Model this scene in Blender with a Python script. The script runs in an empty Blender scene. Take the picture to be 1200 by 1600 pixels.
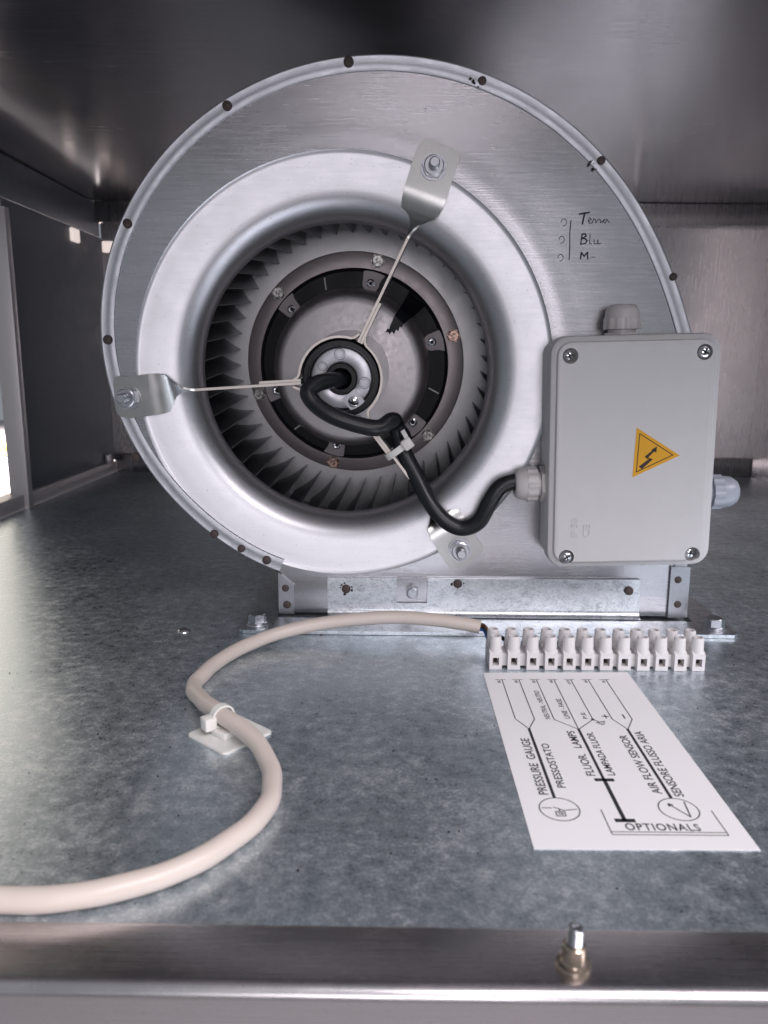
import bpy, bmesh, math, random
import numpy as np
from mathutils import Matrix, Vector
from math import sin, cos, pi, radians, sqrt, atan2

random.seed(7)
S = 0.001                                   # everything below is written in millimetres
scene = bpy.context.scene
COL = scene.collection

# ------------------------------------------------------------------ camera
cam_data = bpy.data.cameras.new('camera')
cam = bpy.data.objects.new('camera', cam_data)
COL.objects.link(cam)
scene.camera = cam
cam_data.sensor_fit = 'HORIZONTAL'
cam_data.sensor_width = 36.0
cam_data.lens = 36.0
cam_data.clip_start = 0.01
cam_data.clip_end = 100.0
cam.matrix_world = (Matrix.Translation((0, 0, 0.200)) @ Matrix.Rotation(radians(0.55), 4, 'Z')
                    @ Matrix.Rotation(radians(90 - 11.3), 4, 'X') @ Matrix.Rotation(radians(0.4), 4, 'Z'))
cam_data.dof.use_dof = True
cam_data.dof.focus_distance = 0.555
cam_data.dof.aperture_fstop = 17.0

# ------------------------------------------------------------------ light
world = bpy.data.worlds.new('World')
scene.world = world
world.use_nodes = True
bgn = world.node_tree.nodes['Background']
bgn.inputs['Color'].default_value = (0.84, 0.90, 1.0, 1)
bgn.inputs['Strength'].default_value = 0.25


def area_lamp(name, loc, target, sx, sy, power, color):
    d = bpy.data.lights.new(name, 'AREA')
    d.shape = 'RECTANGLE'
    d.size, d.size_y = sx, sy
    d.energy = power
    d.color = color
    o = bpy.data.objects.new(name, d)
    COL.objects.link(o)
    o.location = loc
    o.rotation_euler = (Vector(target) - Vector(loc)).to_track_quat('-Z', 'Y').to_euler()
    return o


area_lamp('window_light', (0.06, -1.75, 0.26), (-0.02, 0.55, 0.19), 0.62, 0.52, 6.0, (1.0, 0.93, 0.98))
area_lamp('side_window_light', (1.15, -0.75, 1.50), (0.1, 0.5, 0.1), 2.3, 0.9, 62, (1.0, 0.93, 0.97))
area_lamp('door_light', (-2.8, 4.6, 1.9), (-0.3, 0.5, 0.05), 2.0, 2.0, 22, (1.0, 0.86, 0.68))
area_lamp('added_ground_fill', (-4.6, 8.5, 2.6), (-4.6, 8.51, -0.95), 5.0, 5.0, 1800, (1.0, 0.92, 0.90)).data.spread = radians(70)  # added lamp standing for daylight, brightens the ground outside the left opening

vs = scene.view_settings
vs.view_transform = 'Standard'
vs.look = 'None'
vs.exposure = 0.2
vs.gamma = 1.0
vs.use_curve_mapping = False
try:
    scene.cycles.use_denoising = True
    scene.cycles.max_bounces = 6
    scene.cycles.glossy_bounces = 4
    scene.cycles.diffuse_bounces = 3
    scene.cycles.caustics_refractive = False
    scene.cycles.sample_clamp_indirect = 6
except Exception:
    pass


# ------------------------------------------------------------------ materials
def nodes_of(name):
    m = bpy.data.materials.new(name)
    m.use_nodes = True
    nt = m.node_tree
    return m, nt, nt.nodes['Principled BSDF']


def N(nt, kind, **kw):
    n = nt.nodes.new(kind)
    for k, v in kw.items():
        setattr(n, k, v)
    return n


def coords(nt, scale=(1, 1, 1), rot=(0, 0, 0)):
    tc = N(nt, 'ShaderNodeTexCoord')
    mp = N(nt, 'ShaderNodeMapping')
    mp.inputs['Scale'].default_value = scale
    mp.inputs['Rotation'].default_value = rot
    nt.links.new(tc.outputs['Object'], mp.inputs['Vector'])
    return mp.outputs['Vector']


def noise(nt, vec, scale, detail=4, rough=0.55, dist=0.0):
    n = N(nt, 'ShaderNodeTexNoise')
    n.inputs['Scale'].default_value = scale
    n.inputs['Detail'].default_value = detail
    n.inputs['Roughness'].default_value = rough
    n.inputs['Distortion'].default_value = dist
    nt.links.new(vec, n.inputs['Vector'])
    return n.outputs['Fac']


def ramp(nt, fac, stops):
    r = N(nt, 'ShaderNodeValToRGB')
    el = r.color_ramp.elements
    while len(el) < len(stops):
        el.new(0.5)
    for e, (p, c) in zip(el, stops):
        e.position = p
        e.color = (c, c, c, 1) if isinstance(c, (int, float)) else (*c, 1)
    nt.links.new(fac, r.inputs['Fac'])
    return r.outputs['Color']


def mix(nt, fac, a, b, mode='MIX'):
    m = N(nt, 'ShaderNodeMix', data_type='RGBA', blend_type=mode)
    for sock, v in ((m.inputs[0], fac), (m.inputs[6], a), (m.inputs[7], b)):
        if isinstance(v, (int, float)):
            sock.default_value = v
        elif isinstance(v, tuple):
            sock.default_value = (*v, 1)
        else:
            nt.links.new(v, sock)
    return m.outputs[2]


def maprange(nt, fac, a, b, lo, hi):
    m = N(nt, 'ShaderNodeMapRange')
    for k, v in zip(('From Min', 'From Max', 'To Min', 'To Max'), (a, b, lo, hi)):
        m.inputs[k].default_value = v
    nt.links.new(fac, m.inputs['Value'])
    return m.outputs['Result']


def bump(nt, p, h, strength, dist):
    b = N(nt, 'ShaderNodeBump')
    b.inputs['Strength'].default_value = strength
    b.inputs['Distance'].default_value = dist
    nt.links.new(h, b.inputs['Height'])
    nt.links.new(b.outputs['Normal'], p.inputs['Normal'])


def brushed(name, col, rough=0.35, stretch=(6, 60, 260), var=0.10, bmp=0.12, specks=0.0, blotch=40, metallic=1.0, rvar=0.18):
    m, nt, p = nodes_of(name)
    v = coords(nt)
    vs_ = coords(nt, stretch)
    streak = noise(nt, vs_, 5, 4, 0.6)
    blot = noise(nt, v, blotch, 5, 0.6, 0.3)
    dark = tuple(c * (1 - var) for c in col)
    light = tuple(min(1, c * (1 + var)) for c in col)
    c1 = mix(nt, streak, dark, light)
    c2 = mix(nt, 0.35, c1, mix(nt, blot, dark, light))
    if specks:
        sp = ramp(nt, noise(nt, v, 800, 1, 0.5), [(0.70, 1.0), (0.78, 0.0)])
        c2 = mix(nt, 1.0, c2, mix(nt, specks, (1, 1, 1), sp), 'MULTIPLY')
    nt.links.new(c2, p.inputs['Base Color'])
    p.inputs['Metallic'].default_value = metallic
    r = maprange(nt, mix(nt, 0.5, streak, blot), 0.3, 0.7, rough * (1 - rvar), rough * (1 + rvar))
    nt.links.new(r, p.inputs['Roughness'])
    bump(nt, p, streak, bmp, 0.0004)
    return m


def plastic(name, col, rough=0.4, var=0.05, sss=0.0, bmp=0.05, scale=300, spec=0.5):
    m, nt, p = nodes_of(name)
    v = coords(nt)
    a = noise(nt, v, 60, 5, 0.6)
    c = mix(nt, a, tuple(x * (1 - var) for x in col), tuple(min(1, x * (1 + var)) for x in col))
    nt.links.new(c, p.inputs['Base Color'])
    nt.links.new(maprange(nt, a, 0.3, 0.7, rough * 0.85, rough * 1.15), p.inputs['Roughness'])
    p.inputs['Specular IOR Level'].default_value = spec
    if sss:
        p.inputs['Subsurface Weight'].default_value = sss
        p.inputs['Subsurface Radius'].default_value = (0.004, 0.003, 0.003)
        p.inputs['Subsurface Scale'].default_value = 0.5
    bump(nt, p, noise(nt, v, scale, 3, 0.5), bmp, 0.0003)
    return m


def make_floor_mat():
    m, nt, p = nodes_of('galvanised_floor')
    v = coords(nt)
    big = noise(nt, v, 13, 4, 0.6)
    mid = noise(nt, v, 120, 5, 0.78)
    fine = noise(nt, v, 700, 2, 0.7)
    t = mix(nt, 0.36, mid, fine)
    t = mix(nt, 0.22, t, big)
    col = ramp(nt, t, [(0.40, (0.36, 0.42, 0.465)), (0.48, (0.47, 0.54, 0.59)), (0.53, (0.60, 0.67, 0.72)), (0.60, (0.88, 0.93, 0.96))])
    pits = ramp(nt, noise(nt, v, 170, 1, 0.5), [(0.80, 1.0), (0.84, 0.6)])
    scuff = ramp(nt, noise(nt, coords(nt, (5, 16, 1), (0, 0, 0.5)), 3.0, 4, 0.6), [(0.60, 0.0), (0.72, 0.55)])
    col = mix(nt, scuff, col, (0.66, 0.70, 0.74))
    col = mix(nt, 1.0, col, pits, 'MULTIPLY')
    nt.links.new(col, p.inputs['Base Color'])
    p.inputs['Metallic'].default_value = 0.86
    nt.links.new(maprange(nt, t, 0.40, 0.60, 0.26, 0.44), p.inputs['Roughness'])
    bump(nt, p, t, 0.09, 0.0005)
    return m


def make_spangle_mat():
    m, nt, p = nodes_of('spangled_zinc')
    v = coords(nt, (1, 1, 1.5), (0.4, 0.6, 0.7))
    t = mix(nt, 0.45, noise(nt, v, 260, 3, 0.6, 2.5), noise(nt, v, 90, 4, 0.65, 1.0))
    nt.links.new(ramp(nt, t, [(0.40, (0.42, 0.45, 0.48)), (0.47, (0.62, 0.65, 0.68)), (0.60, (0.76, 0.79, 0.82))]), p.inputs['Base Color'])
    p.inputs['Metallic'].default_value = 1.0
    nt.links.new(maprange(nt, t, 0.2, 0.8, 0.26, 0.44), p.inputs['Roughness'])
    bump(nt, p, t, 0.18, 0.0006)
    return m


M = {}
M['floor'] = make_floor_mat()
M['spangle'] = make_spangle_mat()
M['plate'] = brushed('galvanised_plate_shaded', (0.525, 0.52, 0.545), 0.25, (7, 50, 210), 0.14, 0.10, 0.4, 18, rvar=0.22)  # same sheet as the inlet; darker base puts its dim reflection into the colour
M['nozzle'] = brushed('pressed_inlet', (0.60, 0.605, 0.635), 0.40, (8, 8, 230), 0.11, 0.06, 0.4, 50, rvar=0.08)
M['rim'] = brushed('rolled_rim_metal', (0.40, 0.415, 0.445), 0.43, (70, 70, 70), 0.28, 0.14, 0.3, 60)
M['band'] = brushed('scroll_band_metal', (0.48, 0.49, 0.51), 0.42)
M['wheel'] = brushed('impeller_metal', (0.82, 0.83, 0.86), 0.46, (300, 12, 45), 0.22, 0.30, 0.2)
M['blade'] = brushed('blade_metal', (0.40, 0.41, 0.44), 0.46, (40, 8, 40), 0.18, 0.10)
M['wall'] = brushed('stainless_wall', (0.60, 0.565, 0.565), 0.28, (60, 60, 4), 0.10, 0.05, 0.2, 7, rvar=0.35)
M['ceil'] = brushed('stainless_ceiling', (0.56, 0.535, 0.55), 0.21, (5, 60, 60), 0.10, 0.04, 0.2, 7, rvar=0.40)
M['panel'] = plastic('dark_grey_panel', (0.115, 0.135, 0.170), 0.42, 0.08, spec=0.3)
M['post'] = brushed('pale_aluminium', (0.66, 0.63, 0.63), 0.45, metallic=0.6)
M['ledge'] = brushed('brushed_ledge', (0.62, 0.595, 0.605), 0.27, (4, 220, 220), 0.10, 0.10, 0.15)
M['zinc'] = brushed('zinc_plated_strap', (0.47, 0.475, 0.465), 0.30, (20, 20, 20), 0.08, 0.0)
M['cut_edge'] = brushed('lit_cut_edge', (0.78, 0.72, 0.66), 0.5, (60, 60, 60), 0.10, 0.1, metallic=0.55)  # paler than the strap: light on the edge put into the colour
M['steel'] = brushed('bolt_steel', (0.50, 0.51, 0.54), 0.30, (80, 80, 80), 0.12, 0.0)
M['bright'] = brushed('polished_screw', (0.70, 0.70, 0.72), 0.16, (80, 80, 80), 0.1, 0.0)
M['dome'] = brushed('cast_end_shield', (0.68, 0.64, 0.645), 0.52, (40, 40, 40), 0.06, 0.25, 0.2, 260)
M['flange'] = brushed('primer_flange', (0.46, 0.41, 0.42), 0.48, (50, 50, 50), 0.10, 0.15, 0.2, 90, metallic=0.7)
M['lug'] = plastic('lug_paint', (0.36, 0.33, 0.34), 0.45)
M['alu'] = brushed('cast_aluminium', (0.62, 0.62, 0.66), 0.42, (30, 30, 30), 0.12, 0.25, 0.2, 120)
M['black'] = plastic('black_paint', (0.007, 0.008, 0.012), 0.45, 0.2, spec=0.22)
M['rubber'] = plastic('black_rubber', (0.010, 0.011, 0.014), 0.34, 0.2, 0, 0.06, 500)
M['rust'] = plastic('burnt_weld_pin', (0.060, 0.042, 0.038), 0.55, 0.45, 0, 0.4, 900)
M['scorch'] = plastic('weld_scorch', (0.02, 0.018, 0.02), 0.7, 0.4)
M['copper_bolt'] = brushed('brassy_bolt_head', (0.60, 0.46, 0.38), 0.40, (200, 200, 200), 0.40, 0.06, 0.4)
def make_bolt_head(name, col):
    m, nt, p = nodes_of(name)
    v = coords(nt)
    nz1 = noise(nt, v, 420, 2, 0.6)
    c = ramp(nt, nz1, [(0.36, tuple(x * 0.22 for x in col)), (0.46, tuple(x * 0.7 for x in col)), (0.60, col)])
    nt.links.new(c, p.inputs['Base Color'])
    p.inputs['Metallic'].default_value = 0.85
    p.inputs['Roughness'].default_value = 0.42
    bump(nt, p, nz1, 0.25, 0.0006)
    return m


M['head_grey'] = make_bolt_head('cast_bolt_head', (0.62, 0.60, 0.585))
M['head_copper'] = make_bolt_head('coppery_bolt_head', (0.72, 0.50, 0.42))
M['box'] = plastic('grey_abs', (0.61, 0.605, 0.615), 0.38, 0.04, 0, 0.10, 900)
M['gland_white'] = plastic('white_nylon', (0.62, 0.59, 0.585), 0.34, 0.04, 0)
M['gland_blue'] = plastic('grey_nylon', (0.40, 0.43, 0.50), 0.30, 0.04, 0)
M['nylon'] = plastic('natural_nylon', (0.80, 0.785, 0.745), 0.35, 0.04, 0.3)
M['terminal'] = plastic('terminal_polyamide', (0.72, 0.70, 0.705), 0.40, 0.03, 0)
M['cream'] = plastic('cream_pvc', (0.63, 0.555, 0.50), 0.40, 0.035, 0, 0.06, 200)
M['paper'] = plastic('label_film', (0.86, 0.845, 0.865), 0.42, 0.015, 0, 0.04, 600)
M['ink'] = plastic('label_ink', (0.016, 0.016, 0.022), 0.5, 0.1)
M['marker'] = plastic('marker_ink', (0.035, 0.035, 0.055), 0.6, 0.3)
M['faint'] = plastic('worn_marker_ink', (0.17, 0.16, 0.19), 0.6, 0.4)
M['yellow'] = plastic('sticker_yellow', (0.72, 0.36, 0.012), 0.42, 0.05)
M['dkink'] = plastic('sticker_ink', (0.03, 0.018, 0.01), 0.5, 0.1)
M['mark'] = plastic('white_paint_mark', (0.55, 0.54, 0.54), 0.5)
M['bronze'] = brushed('bronze_spacer', (0.56, 0.47, 0.38), 0.26, (60, 60, 60), 0.1, 0.0)
M['wire_blue'] = plastic('blue_wire', (0.02, 0.13, 0.42), 0.35)
M['wire_brown'] = plastic('brown_wire', (0.09, 0.035, 0.02), 0.35)
M['wire_black'] = plastic('black_wire', (0.015, 0.015, 0.017), 0.35)
M['cap'] = plastic('glowing_opening_cap', (0.88, 0.82, 0.78), 0.5, 0.03, 0, 0.02, 100)
_p = M['cap'].node_tree.nodes['Principled BSDF']
_p.inputs['Emission Color'].default_value = (1.0, 0.84, 0.78, 1)
_p.inputs['Emission Strength'].default_value = 0.6  # added glow on solid caps, standing for daylight through square holes
M['ground'] = plastic('pale_concrete', (0.42, 0.405, 0.41), 0.8, 0.25, 0, 0.1, 10)
M['yellow_hose'] = plastic('yellow_hose', (0.75, 0.48, 0.06), 0.5)


# ------------------------------------------------------------------ mesh helpers (millimetres)
def V(*a):
    return Vector(a)


WM = {}                                     # world matrices in millimetres


def wmat(o):
    return WM[o.name] if o is not None else Matrix.Identity(4)


def to_m(mat):
    m = mat.copy()
    m.translation = m.translation * S
    return m


def tag(o, label=None, cat=None, group=None, kind=None):
    if label: o['label'] = label
    if cat: o['category'] = cat
    if group: o['group'] = group
    if kind: o['kind'] = kind
    return o


def empty(name, loc):
    o = bpy.data.objects.new(name, None)
    o.empty_display_size = 0.02
    COL.objects.link(o)
    W = Matrix.Translation(loc)
    WM[o.name] = W
    o.matrix_local = to_m(W)
    return o


def link(name, me, parent=None, W=None):
    """link a mesh; W is its world placement in mm (None = that of its parent)."""
    o = bpy.data.objects.new(name, me)
    COL.objects.link(o)
    PW = wmat(parent)
    if W is None:
        W = PW.copy()
    WM[o.name] = W.copy()
    o.parent = parent
    o.matrix_local = to_m(PW.inverted() @ W)
    return o


class MB:
    def __init__(self):
        self.v, self.f = [], []

    def add(self, vs_, fs):
        n = len(self.v)
        self.v += [Vector(x) for x in vs_]
        self.f += [tuple(i + n for i in f) for f in fs]
        return self

    def xform(self, mat):
        self.v = [mat @ x for x in self.v]
        return self

    def merge(self, other):
        return self.add(other.v, other.f)

    def box(self, x0, x1, y0, y1, z0, z1):
        vs_ = [(x, y, z) for z in (z0, z1) for y in (y0, y1) for x in (x0, x1)]
        return self.add(vs_, [(0, 2, 3, 1), (4, 5, 7, 6), (0, 1, 5, 4), (2, 6, 7, 3), (0, 4, 6, 2), (1, 3, 7, 5)])

    def rbox(self, x0, x1, y0, y1, z0, z1, r=1.0, seg=2):
        bm = bmesh.new()
        b = MB().box(x0, x1, y0, y1, z0, z1)
        vv = [bm.verts.new(x) for x in b.v]
        for f in b.f: bm.faces.new([vv[i] for i in f])
        bmesh.ops.bevel(bm, geom=bm.edges[:], offset=r, segments=seg, affect='EDGES', profile=0.5)
        bm.verts.index_update()
        self.add([x.co.copy() for x in bm.verts], [[x.index for x in f.verts] for f in bm.faces])
        bm.free()
        return self

    def prism(self, poly, h0, h1, frame, holes=False):
        """polygon of (a, b) extruded between h0 and h1; frame(a, b, h) -> point."""
        n = len(poly)
        vs_ = [frame(a, b, h0) for a, b in poly] + [frame(a, b, h1) for a, b in poly]
        fs = [tuple(range(n))[::-1], tuple(range(n, 2 * n))]
        fs += [(i, (i + 1) % n, n + (i + 1) % n, n + i) for i in range(n)]
        return self.add(vs_, fs)

    def lathe(self, prof, seg=48, origin=(0, 0, 0), axis='y', closed=False):
        """prof is [(r, a)], revolved about the axis through origin."""
        ox, oy, oz = origin
        rings, vs_, fs = [], [], []
        for r, a in prof:
            if r < 1e-6:
                rings.append([len(vs_)])
                vs_.append((0, 0, a))
            else:
                rings.append(list(range(len(vs_), len(vs_) + seg)))
                vs_ += [(r * cos(2 * pi * k / seg), r * sin(2 * pi * k / seg), a) for k in range(seg)]
        pairs = list(zip(rings, rings[1:])) + ([(rings[-1], rings[0])] if closed else [])
        for A, B in pairs:
            for k in range(seg):
                k2 = (k + 1) % seg
                q = [A[k % len(A)], A[k2 % len(A)], B[k2 % len(B)], B[k % len(B)]]
                q = list(dict.fromkeys(q))
                if len(q) > 2: fs.append(tuple(q))
        if axis == 'y': mp = lambda x, y, z: (x + ox, z + oy, y + oz)
        elif axis == 'x': mp = lambda x, y, z: (z + ox, x + oy, y + oz)
        else: mp = lambda x, y, z: (x + ox, y + oy, z + oz)
        return self.add([mp(*p) for p in vs_], fs)

    def tube(self, pts, r, seg=16, caps=True):
        pts = [Vector(p) for p in pts]
        rr = r if isinstance(r, (list, tuple)) else [r] * len(pts)
        t0 = (pts[1] - pts[0]).normalized()
        ref = Vector((0, 0, 1)) if abs(t0.z) < 0.9 else Vector((1, 0, 0))
        u = t0.cross(ref).normalized()
        vs_, fs = [], []
        for i, p in enumerate(pts):
            t = (pts[min(i + 1, len(pts) - 1)] - pts[max(i - 1, 0)]).normalized()
            u = (u - t * u.dot(t)).normalized()
            w = t.cross(u)
            vs_ += [p + (u * cos(2 * pi * k / seg) + w * sin(2 * pi * k / seg)) * rr[i] for k in range(seg)]
        for i in range(len(pts) - 1):
            for k in range(seg):
                k2 = (k + 1) % seg
                fs.append((i * seg + k, i * seg + k2, (i + 1) * seg + k2, (i + 1) * seg + k))
        if caps:
            fs.append(tuple(range(seg))[::-1])
            fs.append(tuple(range((len(pts) - 1) * seg, len(pts) * seg)))
        return self.add(vs_, fs)

    def ribbon(self, cs, ws, hw, th, off=None):
        """strip of half width hw along ws and thickness th through the centres cs."""
        cs = [Vector(c) for c in cs]
        vs_, fs = [], []
        n = len(cs)
        for i in range(n):
            t = (cs[min(i + 1, n - 1)] - cs[max(i - 1, 0)]).normalized()
            w = Vector(ws[i]).normalized()
            nn = t.cross(w).normalized()
            h = hw[i] if isinstance(hw, (list, tuple)) else hw
            a, b = (h, h) if not isinstance(h, tuple) else h
            vs_ += [cs[i] + w * a + nn * th / 2, cs[i] - w * b + nn * th / 2, cs[i] - w * b - nn * th / 2, cs[i] + w * a - nn * th / 2]
        for i in range(n - 1):
            for k in range(4):
                k2 = (k + 1) % 4
                fs.append((4 * i + k, 4 * i + k2, 4 * i + 4 + k2, 4 * i + 4 + k))
        fs += [(3, 2, 1, 0), tuple(4 * (n - 1) + k for k in range(4))]
        return self.add(vs_, fs)

    def mesh(self, name, mat, inv=None, smooth=35, recalc=True):
        vs_ = [(inv @ x if inv is not None else x) * S for x in self.v]
        me = bpy.data.meshes.new(name)
        me.from_pydata(vs_, [], self.f)
        if recalc:
            bm = bmesh.new()
            bm.from_mesh(me)
            bmesh.ops.recalc_face_normals(bm, faces=bm.faces[:])
            bm.to_mesh(me)
            bm.free()
        me.materials.append(M[mat] if isinstance(mat, str) else mat)
        if smooth:
            me.shade_smooth()
            me.set_sharp_from_angle(angle=radians(smooth))
        me.update()
        return me

    def build(self, name, mat, parent=None, origin=None, smooth=35, recalc=True):
        """vertices are in world mm; the object sits at its parent's place, or at origin."""
        W = Matrix.Translation(origin) if origin is not None else wmat(parent)
        return link(name, self.mesh(name, mat, W.inverted(), smooth, recalc), parent, W)

    def local(self, name, mat, parent, W, smooth=35):
        """vertices are local to the world placement W."""
        return link(name, self.mesh(name, mat, None, smooth), parent, W)


def catmull(pts, n=8):
    P = [Vector(p) for p in pts]
    P = [P[0] * 2 - P[1]] + P + [P[-1] * 2 - P[-2]]
    out = []
    for i in range(1, len(P) - 2):
        for k in range(n):
            t = k / n
            a, b, c, d = P[i - 1], P[i], P[i + 1], P[i + 2]
            out.append(0.5 * ((2 * b) + (c - a) * t + (2 * a - 5 * b + 4 * c - d) * t * t + (3 * b - a - 3 * c + d) * t ** 3))
    out.append(P[-2])
    return out


def text_mb(s, width, height, flip=1, spacing=1.0, extrude=0.0, bold=0.013):
    """outline of a line of text filled to width x height mm, lower left corner at 0, 0."""
    cu = bpy.data.curves.new('lettering', 'FONT')
    cu.body = s
    cu.space_character = spacing
    cu.extrude = extrude
    cu.resolution_u = 4
    cu.offset = bold
    ob = bpy.data.objects.new('lettering', cu)
    me = bpy.data.meshes.new_from_object(ob)
    P = [v.co.copy() for v in me.vertices]
    fs = [tuple(p.vertices) for p in me.polygons]
    x0, x1 = min(p.x for p in P), max(p.x for p in P)
    y0, y1 = min(p.y for p in P), max(p.y for p in P)
    mb = MB()
    mb.add([V((p.x - x0) / (x1 - x0) * width, (p.y - y0) / (y1 - y0) * height, p.z) for p in P], fs)
    bpy.data.objects.remove(ob)
    bpy.data.curves.remove(cu)
    bpy.data.meshes.remove(me)
    return mb


# frames: face plane (x, z) at depth y; floor plane (x, y) at height z
def on_face(y):
    return lambda a, b, h: V(a, y - h, b)


def on_floor(a, b, h):
    return V(a, b, h)


def stroke(mb, pts, w, frame, h0, h1):
    """flat line of width w through 2-D points."""
    for (ax, ay), (bx, by) in zip(pts, pts[1:]):
        L = math.hypot(bx - ax, by - ay)
        if L < 1e-6: continue
        ux, uy = (bx - ax) / L, (by - ay) / L
        ex, ey = ux * w * 0.25, uy * w * 0.25
        px, py = -uy * w / 2, ux * w / 2
        mb.prism([(ax - ex + px, ay - ey + py), (ax - ex - px, ay - ey - py), (bx + ex - px, by + ey - py), (bx + ex + px, by + ey + py)], h0, h1, frame)
    return mb


def hexpoly(r, rot=0.0):
    return [(r * cos(pi / 3 * k + rot), r * sin(pi / 3 * k + rot)) for k in range(6)]


# ------------------------------------------------------------------ the cabinet
YB, ZC, XL, XR = 1360.0, 452.0, -495.0, 632.0
floor = MB().box(XL + 7, XR - 1, 240.5, YB - 1, -1.6, 0).build('floor', 'floor', None, (0, 600, 0), smooth=0)
tag(floor, kind='structure')

# folded stainless front ledge: a flat top, a rounded nose, a face turned down
prof = [(241.5, -9.0), (241.5, -0.6), (240.8, 0.25), (239.5, 0.45)]
prof += [(222, 0.45)]
for k in range(9):
    a = radians(90 + 90 * k / 8)
    prof.append((216.5 + 4.5 * cos(a), -4.05 + 4.5 * sin(a)))
prof += [(212.0, -60), (213.2, -60), (213.2, -9.0)]
ledge = MB()
n = len(prof)
ledge.add([V(x, y, z) for x in (XL - 120, XR + 60) for y, z in prof], [tuple(range(n)), tuple(range(n, 2 * n))[::-1]] + [(i, (i + 1) % n, n + (i + 1) % n, n + i) for i in range(n)])
o = ledge.build('front_ledge', 'ledge', None, (0, 225, -30), smooth=40)
tag(o, kind='structure')

back = MB().box(XL, XR, YB, YB + 1.5, -2, ZC).build('wall_back', 'wall', None, (0, YB, 0), smooth=0)
tag(back, kind='structure')
MB().rbox(XL + 2, XR - 2, YB - 28, YB - 0.5, ZC - 34, ZC - 1, 1.0).build('top_channel', 'wall', back)
MB().rbox(XL + 8, XR - 2, YB - 14, YB - 0.5, 0.3, 32, 1.0).build('skirting_channel', 'wall', back)
MB().rbox(398, 410, YB - 5, YB - 0.4, 33, ZC - 36, 0.8).build('wall_seam', 'wall', back)
right = MB().box(XR, XR + 1.5, 960, YB + 1.5, -2, ZC).build('wall_right', 'wall', None, (XR, 700, 0), smooth=0)
tag(right, kind='structure')

# ceiling sheet, very slightly wavy as thin stainless is
ce = MB()
nx, ny = 60, 60
for j in range(ny + 1):
    for i in range(nx + 1):
        x = XL - 25 + (XR - XL + 25) * i / nx
        y = 110 + (YB - 110) * j / ny
        z = ZC + 1.6 * sin(x / 150.0 + 0.6) * sin(y / 170.0) + 1.0 * sin(x / 83.0 + y / 140.0)
        edge = min(1, (YB - y) / 120.0) 
        ce.v.append(V(x, y, ZC + (z - ZC) * edge))
ce.f = [(j * (nx + 1) + i, j * (nx + 1) + i + 1, (j + 1) * (nx + 1) + i + 1, (j + 1) * (nx + 1) + i) for j in range(ny) for i in range(nx)]
ceil = ce.build('ceiling', 'ceil', None, (0, 700, ZC), smooth=60)
tag(ceil, kind='structure')
MB().box(XL - 25, XR, 150, YB, ZC + 4, ZC + 6).build('outer_skin', 'panel', ceil, smooth=0)

left = MB().box(XL - 1.5, XL, 1020, YB, 19, 396).build('wall_left', 'panel', None, (XL, 1180, 0), smooth=0)
tag(left, kind='structure')
MB().rbox(XL - 15, XL + 10, 1006, 1019.4, -8, 383, 1.2).build('post', 'post', left)
MB().rbox(XL - 22, XL + 4, 700, YB - 2, -6, 18.6, 1.2).build('bottom_rail', 'post', left)
MB().rbox(XL - 30, XL - 1.7, 150, YB - 2, 397, ZC - 1, 1.2).build('top_rail', 'panel', left)
MB().rbox(XL + 1, XL + 7, 1312, 1326, 19, 34, 1.0).build('rail_clip', 'post', left)
for (x, z, lab) in ((XL + 4, 384, 'small glowing cap standing for a daylit square opening in the left panel near the ceiling'), (-478, 378, 'small glowing cap standing for a daylit square opening in the back wall beside the blower rim')):
    c = MB().rbox(x - 4, x + 15, YB - 36, YB - 29, z - 9, z + 9, 2.0) if 'back wall' in lab else MB().rbox(XL + 0.5, XL + 7, 1226, 1252, z - 11, z + 9, 2.0)
    o = c.build('square_opening', 'cap', None, (x, YB - 30, z - 9))
    tag(o, lab, 'opening', 'square openings in the corner')

# what the open left side shows: a pale yard floor with a yellow hose
gr = MB().box(-14000, 8000, -9000, 14000, -951, -950).build('ground', 'ground', None, (0, 0, -950), smooth=0)
tag(gr, kind='structure')
hose = MB().tube(catmull([(-5200, 9200, -935), (-4700, 9350, -930), (-4200, 9300, -925), (-3700, 9500, -935)], 6), 70, 10)
tag(hose.build('hose', 'yellow_hose', None, (-4500, 9300, -950)), 'yellow hose lying on the pale ground outside the left opening', 'hose')

# ------------------------------------------------------------------ blower casing
YF = 577.0
CX, CZ = -36.0, 189.5
blower = empty('centrifugal_blower', (72, 640, 0))
tag(blower, 'galvanised centrifugal blower with round inlet bolted to the cabinet floor', 'blower')

pts = [(-86.6, 36.5), (-99, 41), (-117.2, 52.1), (-139.1, 65.7), (-157.2, 82.2), (-176.8, 105.4), (-193.9, 132.3), (-205.4, 158.7), (-212.6, 189.4), (-214.8, 221.7), (-213.1, 239.9), (-206.7, 266.8), (-194.8, 295.4), (-179.6, 321.2), (-158, 344.6), (-136.9, 363.4), (-115.9, 377), (-91.6, 389.3), (-64.9, 397.5), (-31.9, 402.4), (1.1, 403.3), (31.8, 400.6), (59.7, 393.4), (87.4, 382.6), (112.3, 368.4), (144, 342.5), (166.8, 316.5), (184.5, 290.8), (200.2, 264.7), (210.5, 240.2), (217.3, 219.9)]
th = np.array([atan2(z - CZ, x - CX) % (2 * pi) for x, z in pts])
rr = np.array([math.hypot(x - CX, z - CZ) for x, z in pts])
poly = np.polyfit((th - 2) / 2, rr, 7)
T = np.linspace(th[0], th[-1], 150)
RR = np.polyval(poly, (T - 2) / 2)
arc = [(CX + r * cos(t), CZ + r * sin(t)) for t, r in zip(T, RR)]
tongue = arc[0]
x_end, z_end = arc[-1]
right_edge = [(x_end + (230.5 - x_end) * k / 12, z_end + (3.2 - z_end) * k / 12) for k in range(1, 13)]
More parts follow.
